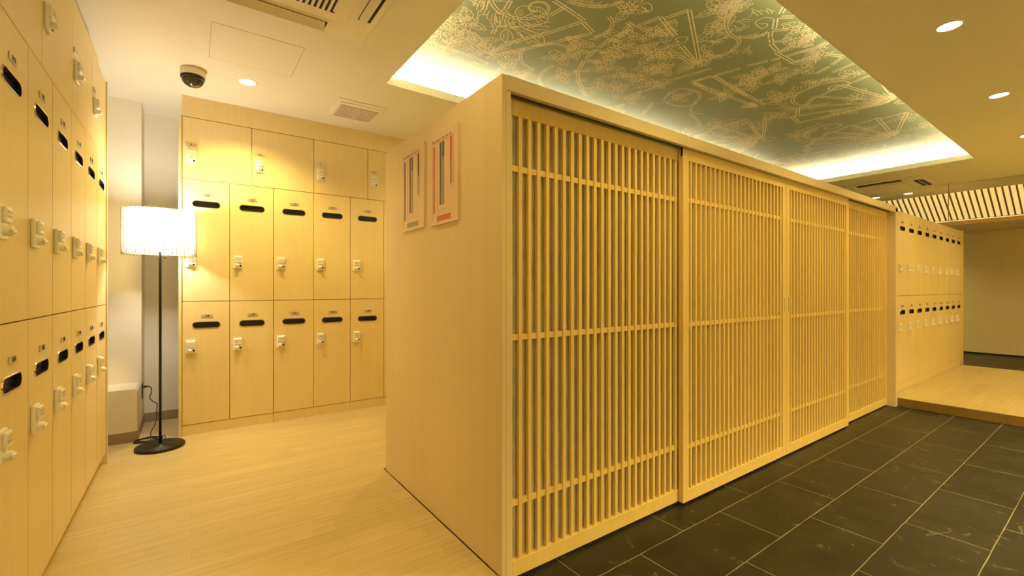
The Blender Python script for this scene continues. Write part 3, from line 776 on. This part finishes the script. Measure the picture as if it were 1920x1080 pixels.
def sliding_door(x0, x1, yf, pull=None, notch=False, first=None, sp=None):
    zb, zt = SL + .012, 1.952; st = .055
    mb = MB(); mb.bbox(x0, x0 + st, yf, yf + .030, zb, zt, .0015); mb.bbox(x1 - st, x1, yf, yf + .030, zb, zt, .0015)
    zr0 = SL + .080; zr1 = 1.880
    mb.bbox(x0 + st, x1 - st, yf, yf + .030, zb, zr0, .0012); mb.bbox(x0 + st, x1 - st, yf, yf + .030, zr1, zt, .0012)
    d = mb.build('sliding_door', M['hinoki'], **kw)
    if notch: MB().prism([(x, z) for x, z in [(yf + .010 + .006 * math.cos(t), 1.905 + .006 * math.sin(t)) for t in [PI + PI * k / 8 for k in range(9)]] + [(yf + .016, 1.950), (yf + .004, 1.950)]], 0, x0 - .0012, x0, 0).build('roller_notch', M['dark'], d, True)
    n = round((x1 - x0 - 2 * st) / SP) + (1 if first else 0); s = (x1 - x0 - 2 * st) / n; mb = MB()
    for i in range(n):
        c = (first + sp * i) if first else x0 + st + s * (i + .5) + s * .08
        if c > x1 - st - .012: break
        mb.box(c - .0088, c + .0088, yf + .003, yf + .021, zr0, zr1)
    mb.build('lattice_slats', M['hinoki'], d, True)
    for z in (1.658, .940, .236):
        MB().box(x0 + st, x1 - st, yf + .008, yf + .0235, z - .0125, z + .0125).build('cross_bar', M['hinoki'], d, True)
    MB().box(x0 + st, x1 - st, yf + .0245, yf + .0285, zr0, zr1).build('backing_panel', M['backing'], d, True)
    if pull is not None:
        mb = MB(); mb.prism(pill(pull, 1.03, .012, .10) if False else [(pull + .006 * math.cos(t), (1.075 if math.sin(t) > 0 else .985) + .006 * math.sin(t)) for t in [2 * PI * k / 16 + .01 for k in range(16)]], 1, yf - .0006, yf + .001)
        mb.build('finger_pull', M['seam'], d, True)
sliding_door(1.0445, 2.34, YK, first=1.146, sp=.0504)
sliding_door(2.268, 3.546, YF, 3.515, True)
sliding_door(3.5485, 4.762, YF, 3.582)
sliding_door(4.70, 5.944, YK)

# ------------------------------------------------------------------ notice boards on the closet end
def poster(y0, y1, z0, z1, kind, label):
    """viewer's left is the larger y; board stands 9 mm off the panel"""
    t = thing('notice_board', label, 'notice board', (1.0, (y0 + y1) / 2, z0), 0, 'notice boards on the closet end')
    MB().bbox(.990, .9999, y0, y1, z0, z1, .001).build('board', M['poster'], t, True)
    W_, H_ = y1 - y0, z1 - z0; mb = MB()
    def r(u0, u1, v0, v1, mi): mb.box(.9894, .9901, y1 - u1 * W_, y1 - u0 * W_, z1 - v1 * H_, z1 - v0 * H_, mi)
    red = kind == 'red'; A = 2 if red else 0
    r(.13, .19, .12, .87, A); r(.37, .44, .105, .79, 0); r(.465, .535, .105, .28, 0); r(.465, .535, .285, .79, 1)
    r(.74, .81, .10, .37, A); r(.74, .81, .37, .60, 1); r(.27, .76, .905, .957, 2 if red else 3)
    r(.10, .86, .090, .0925, 0); r(.10, .103, .09, .95, 1); r(.86, .863, .09, .62, 1); r(.72, .84, .615, .618, 1); r(.28, .70, .845, .8475, 1)
    r(.29, .293, .13, .845, 1); r(.62, .623, .10, .13, 1); r(.26, .78, .965, .967, 1)
    mb.build('bar_chart_print', [M['pdark'], M['pgrey'], M['pred'], M['footgrey']], t, True)
    mb = MB(); r2 = random.Random(3)
    r(.105, .135, .050, .062, 0); r(.10, .14, .064, .080, 0)
    u = .17
    while u < .80:                                   # one line of lettering too small to read, kept as strokes of its size
        wd = r2.uniform(.008, .016)
        r(u, u + wd * .4, .058, .078, 0); r(u, u + wd, .058 if r2.random() < .5 else .067, .061 if r2.random() < .5 else .070, 0)
        u += wd + (.012 if r2.random() < .8 else .035)
    mb.build('title_line', [M['pdark']], t, True)
    return t
poster(2.176, 2.478, 1.470, 1.918, 'dark', 'cream notice board with dark grey bars, the one nearer the far lockers')
poster(1.808, 2.100, 1.462, 1.908, 'red', 'cream notice board with red and dark bars on the closet end')

# ------------------------------------------------------------------ floor lamp
LX, LY = -.182, 4.105
T = thing('floor_lamp', 'lit floor lamp with white drum shade and black pole standing by the far lockers', 'lamp', (LX, LY, 0))
MB().lathe([(0, 0), (.142, 0), (.146, .004), (.146, .018), (.142, .022), (.012, .024), (.012, .03), (0, .03)], n=56).build('base', M['black'], T)
MB().lathe([(0, .024), (.0085, .024), (.0085, 1.36), (.007, 1.37), (.007, 1.47), (0, 1.47)], n=16).build('pole', M['black'], T)
SR, S0, S1 = .208, 1.398, 1.700
mb = MB(); n = 144; vs = []
for i in range(n):
    t = 2 * PI * i / n; r = SR + (.004 if i % 2 else 0)
    vs += [(r * math.cos(t), r * math.sin(t), S0), (r * math.cos(t), r * math.sin(t), S1)]
mb.add(vs, [(2 * i, 2 * ((i + 1) % n), 2 * ((i + 1) % n) + 1, 2 * i + 1) for i in range(n)])
sh = mb.build('lamp_shade', M['shade'], T)
mb = MB()
for i in range(52):
    t = 2 * PI * i / 52; mb.tube([((SR + .006) * math.cos(t), (SR + .006) * math.sin(t), S0 - .014), ((SR + .006) * math.cos(t), (SR + .006) * math.sin(t), S1 + .012)], .0022, 5)
mb.build('shade_rod', M['rod'], sh)['kind'] = 'stuff'
mb = MB()
for k in range(3):
    t = 2 * PI * k / 3 + .5; mb.tube([(0, 0, 1.46), (SR * math.cos(t), SR * math.sin(t), 1.46)], .002, 6)
mb.build('shade_spider', M['black'], sh)
for dx in (-.05, .05):
    MB().lathe([(0, 1.54), (.012, 1.545), (.028, 1.575), (.03, 1.595), (.02, 1.62), (0, 1.628)], cx=dx, n=20).build('bulb', M['bulb'], T)
    MB().lathe([(0, 1.48), (.014, 1.48), (.014, 1.54), (0, 1.54)], cx=dx, n=14).build('bulb_socket', M['blackpl'], T)
MB().tube([(-.05, 0, 1.482), (0, 0, 1.47), (.05, 0, 1.482)], .006).build('socket_arm', M['black'], T)
mb = MB(); mb.tube([(.026, -.02, 1.47), (.028, -.03, 1.375)], .0012, 6); mb.lathe([(0, 1.362), (.004, 1.364), (.005, 1.372), (.002, 1.380), (0, 1.381)], cx=.028, cy=-.03, n=10)
mb.build('pull_cord', M['blackpl'], T)
l = bpy.data.lights.new('lamp_bulb_glow', 'POINT'); l.energy = P_LAMP; l.color = (1, .92, .78); l.shadow_soft_size = .05
o = bpy.data.objects.new('lamp_bulb_glow', l); o.location = (LX, LY, 1.585); COL.objects.link(o)
# cord from the outlet on the pillar to the loose coil behind the base
def smooth(pts, k=6):
    out = []; P = [Vector(p) for p in pts]
    for i in range(len(P) - 1):
        p0, p1, p2, p3 = P[max(i - 1, 0)], P[i], P[i + 1], P[min(i + 2, len(P) - 1)]
        for j in range(k):
            t = j / k; out.append(.5 * ((2 * p1) + (p2 - p0) * t + (2 * p0 - 5 * p1 + 4 * p2 - p3) * t * t + (3 * p1 - p0 - 3 * p2 + p3) * t ** 3))
    out.append(P[-1]); return out
path = [(-.289, 4.71, .346), (-.268, 4.70, .335), (-.265, 4.70, .299), (-.275, 4.69, .258), (-.256, 4.67, .229), (-.228, 4.64, .21), (-.226, 4.60, .162), (-.226, 4.54, .112), (-.233, 4.48, .077), (-.251, 4.40, .045), (-.243, 4.36, .012), (-.20, 4.33, .006)]
for k in range(40):
    t = k / 39 * 2 * PI * 3.1 + 1.2; w = 1 - .06 * (k / 13)
    path.append((-.262 + .085 * w * math.cos(t) + .008 * math.sin(3.1 * t), 4.335 + .062 * w * math.sin(t), .0055 + .0035 * (k / 13)))
path += [(-.20, 4.30, .03), (-.165, 4.29, .034), (-.160, 4.25, .018), (LX - .002, LY + .147, .012)]
c = MB(); c.tube([(x - LX, y - LY, z) for x, y, z in smooth(path, 4)], .0036, 6); c.build('power_cord', M['blackpl'], T)
c = MB(); c.bbox(-.319 - LX, -.292 - LX, 4.698 - LY, 4.722 - LY, .338, .354, .003); c.tube([(-.293 - LX, 4.71 - LY, .346), (-.277 - LX, 4.71 - LY, .346)], .005, 8)
c.build('plug', M['blackpl'], T)
ou = thing('power_outlet', 'black wall outlet plate on the side of the white pillar', 'outlet', (-.327, 4.72, .25))
MB().bbox(-.327, -.320, 4.685, 4.755, .250, .372, .002).build('plate', M['blackpl'], ou, True)

# ------------------------------------------------------------------ on the ceiling
def downlight(x, y, label, power, r=.052, glow=True):
    t = thing('downlight', label, 'downlight', (x, y, CEIL), 0, 'ceiling downlights')
    MB().lathe([(r, 0), (r + .002, -.0035), (r + .011, -.0025), (r + .013, 0)], n=36).build('trim_ring', M['acwhite'], t)
    MB().lathe([(0, -.0012), (r * .6, -.0012), (r + .001, -.0012), (r + .001, 0), (0, 0)], n=36).build('diffuser', M['downglow'], t)
    downspot(x, y, power, CEIL - .006)
downlight(.333, 3.776, 'round downlight in the ceiling right of the dome camera', P_DOWN * 2.3)
downlight(3.531, .628, 'round downlight right of the cove, the nearest and largest of the row', P_DOWN * 1.2)
downlight(5.112, .628, 'round downlight right of the cove, the middle one of the row', P_DOWN * 1.2)
downlight(6.69, .628, 'round downlight at the right edge of the photo, farthest of the row', P_DOWN * 1.2)
downlight(9.262, 2.538, 'small far downlight beyond the air conditioner, the left of the pair', P_DOWN)
downlight(9.262, 2.123, 'small far downlight beyond the air conditioner, the right of the pair', P_DOWN)
for x, y, w_ in ((1.95, .628, 1.2), (.37, .628, .25), (.55, 1.45, .55), (8.27, .628, .9), (9.262, .45, .7), (2.1, 3.776, 1.0), (3.9, 3.776, .8), (.37, -1.9, 2.0), (1.95, -1.9, 10.5), (3.53, -1.9, 10.5), (5.11, -1.9, 9), (7.0, -1.9, 4.2), (8.7, -1.9, 3)):  # unseen lamps; the strong near row is added to brighten the closet front
    downlight(x, y, f'unseen round downlight, one of those continued from the row and added for brightness', P_DOWN * w_)

for y in (-.4, 3.0):  # unseen pair, added to lift the brightness of the far wall
    t = thing('downlight', 'unseen round downlight added in the low soffit to brighten the far wall', 'downlight', (11.1, y, 2.2), 0, 'ceiling downlights')
    MB().lathe([(0, -.0012), (.05, -.0012), (.05, 0), (0, 0)], n=30).build('diffuser', M['downglow'], t); downspot(11.1, y, P_DOWN * 1.2, 2.19, 150)

t = thing('dome_camera', 'round security camera with smoked dome hanging from the ceiling above the lamp', 'security camera', (.008, 3.79, CEIL))
MB().lathe([(0, 0), (.072, 0), (.074, -.004), (.074, -.040), (.071, -.046), (.064, -.047), (0, -.047)], n=44).build('housing', M['acwhite'], t)
MB().lathe([(.070, -.0475), (.0705, -.060), (.067, -.064), (.060, -.064), (.060, -.0475)], n=44).build('collar', M['black'], t)
MB().lathe([(.066 * math.cos(k / 12 * PI / 2), -.060 - .058 * math.sin(k / 12 * PI / 2)) for k in range(13)], n=44).build('dome', M['dome'], t)

t = thing('access_panel', 'flush square access hatch in the white ceiling left of the vent', 'access panel', (.335, 3.27, CEIL))
x0, x1, y0, y1 = .095, .575, 3.035, 3.505
MB().bbox(x0, x1, y0, y1, CEIL - .0015, CEIL + .001, .0006).build('hatch', M['ceil'], t, True)
mb = MB()
for q in ((x0 - .003, x1 + .003, y0 - .003, y0), (x0 - .003, x1 + .003, y1, y1 + .003), (x0 - .003, x0, y0, y1), (x1, x1 + .003, y0, y1)): mb.box(*q, CEIL - .0012, CEIL + .001)
mb.build('shadow_gap', M['seam'], t, True)
MB().lathe([(0, -.004), (.006, -.004), (.007, -.001), (.007, 0)], cx=.02, cy=-.09, n=14).build('catch', M['acwhite'], t)

t = thing('exhaust_vent', 'square white exhaust vent with fine grille in the ceiling by the far lockers', 'vent', (1.14, 3.85, CEIL))
mb = MB(); mb.bbox(.945, 1.335, 3.652, 4.045, CEIL - .008, CEIL, .003)
mb.bbox(.975, 1.305, 3.700, 4.075 - .04, CEIL - .014, CEIL - .008, .002); mb.build('cover', M['acwhite'], t, True)
MB().box(.990, 1.290, 3.745, 4.022, CEIL - .0150, CEIL - .0140).build('grille_shade', M['ventdark'], t, True)  # flat dark sheet, the shade behind the grille put into its colour
mb = MB()
for k in range(26): mb.box(.992 + k * .0116, .992 + k * .0116 + .0048, 3.745, 4.022, CEIL - .0175, CEIL - .0150)
for k in range(9): mb.box(.990, 1.290, 3.745 + k * .0342, 3.745 + k * .0342 + .003, CEIL - .0172, CEIL - .0150)
mb.build('grille', M['acwhite'], t, True)

def cassette(cx, cy, label, open_=True):
    t = thing('air_conditioner', label, 'air conditioner', (cx, cy, CEIL), 0, 'ceiling cassettes')
    H2 = .475
    mb = MB(); bm = bmesh.new()
    mb.bbox(-H2, H2, -H2, H2, -.016, 0, .005); mb.bbox(-.33, .33, -.33, .33, -.024, -.014, .006)
    mb.build('panel', M['acwhite'], t)
    # four outlets with flaps; black boxes stand in for their shaded openings
    for k in range(4):
        R = Matrix.Rotation(k * PI / 2, 4, 'Z')
        mb = MB(); mb.box(-.245, .245, .372 if open_ else (.352 if k in (1, 2) else .430), .440, -.0175 if open_ else (-.0262 if k in (1, 2) else -.0165), -.0155); mb.v = [tuple(R @ Vector(p)) for p in mb.v]
        mb.build('outlet', M['dark'], t)
        mb = MB()
        if open_: mb.prism([(.374, -.014), (.378, -.013), (.402, -.058), (.398, -.060)], 0, -.232, .232)
        elif k in (1, 2): mb.box(-.238, .238, .396, .403, -.029, -.0265)
        else: mb.box(-.238, .238, .365, .429, -.019, -.0165)
        mb.v = [tuple(R @ Vector(p)) for p in mb.v]; mb.build('flap', M['acwhite'], t)
    mb = MB(); mb.box(-.25, .25, -.25, .25, -.0255, -.0240, 0)
    if open_:
        for j in range(19):
            x = -.243 + j * .027; e = .243 if abs(x) < .22 else .225
            mb.box(x - .0065, x + .0065, -e, e, -.032, -.0255, 1)
    else: mb.box(-.25, .25, -.25, .25, -.030, -.0255, 1)
    mb.build('intake_grille', [M['dark'], M['acwhite']], t)
    return t
cassette(.375, 2.262, 'white ceiling air conditioner with open flaps at the top edge of the photo', True)
cassette(8.35, 2.15, 'white ceiling air conditioner at the far end of the cove, flaps nearly closed', False)

# ------------------------------------------------------------------ far end: glass smoke screen and slatted luminous ceiling
t = thing('glass_smoke_screen', 'clear glass smoke screen hanging from the ceiling before the slatted light ceiling', 'glass screen', (8.87, 1.0, CEIL))
MB().box(8.866, 8.874, 1.590, 3.99, 2.115, CEIL - .001).build('glass_pane', M['glass'], t, True)
MB().box(8.866, 8.874, -2.4, 1.586, 2.115, CEIL - .001).build('glass_pane', M['glass'], t, True)
MB().box(8.864, 8.876, 1.584, 1.592, 2.110, CEIL - .001).build('joint_seal', M['seam'], t, True)
MB().box(8.860, 8.880, -2.4, 3.99, 2.103, 2.115).build('bottom_rail', M['chrome'], t, True)
MB().box(8.858, 8.882, -2.4, 3.99, 2.642, 2.6495).build('top_channel', M['acwhite'], t, True)
t = thing('slatted_light_ceiling', 'sloping luminous ceiling panel crossed by dark wooden slats at the far end', 'light ceiling', (9.75, 1.0, 2.20))
e = Vector((10.36 - 9.75, 0, 2.285 - 2.65)); nrm = Vector((e.z, 0, -e.x)).normalized()   # points down towards the room
A0 = Vector((9.752, 0, 2.652)); B0 = A0 + e
def slab(mb, y0, y1, o0, o1):
    P = [A0 + nrm * o0, B0 + nrm * o0, B0 + nrm * o1, A0 + nrm * o1]
    mb.prism([(p.x, p.z) for p in P], 1, y0, y1)
mb = MB(); slab(mb, YW0, YW1, -.02, 0); mb.build('luminous_panel', M['panelglow'], t, True)
mb = MB(); y = -2.9
while y < 4.9: slab(mb, y, y + .018, .0005, .024); y += .0712
mb.build('slats', M['slatdark'], t, True)
MB().box(10.362, 10.40, YW0, YW1, 2.20, 2.60).build('lower_beam', M['beamwood'], t, True)
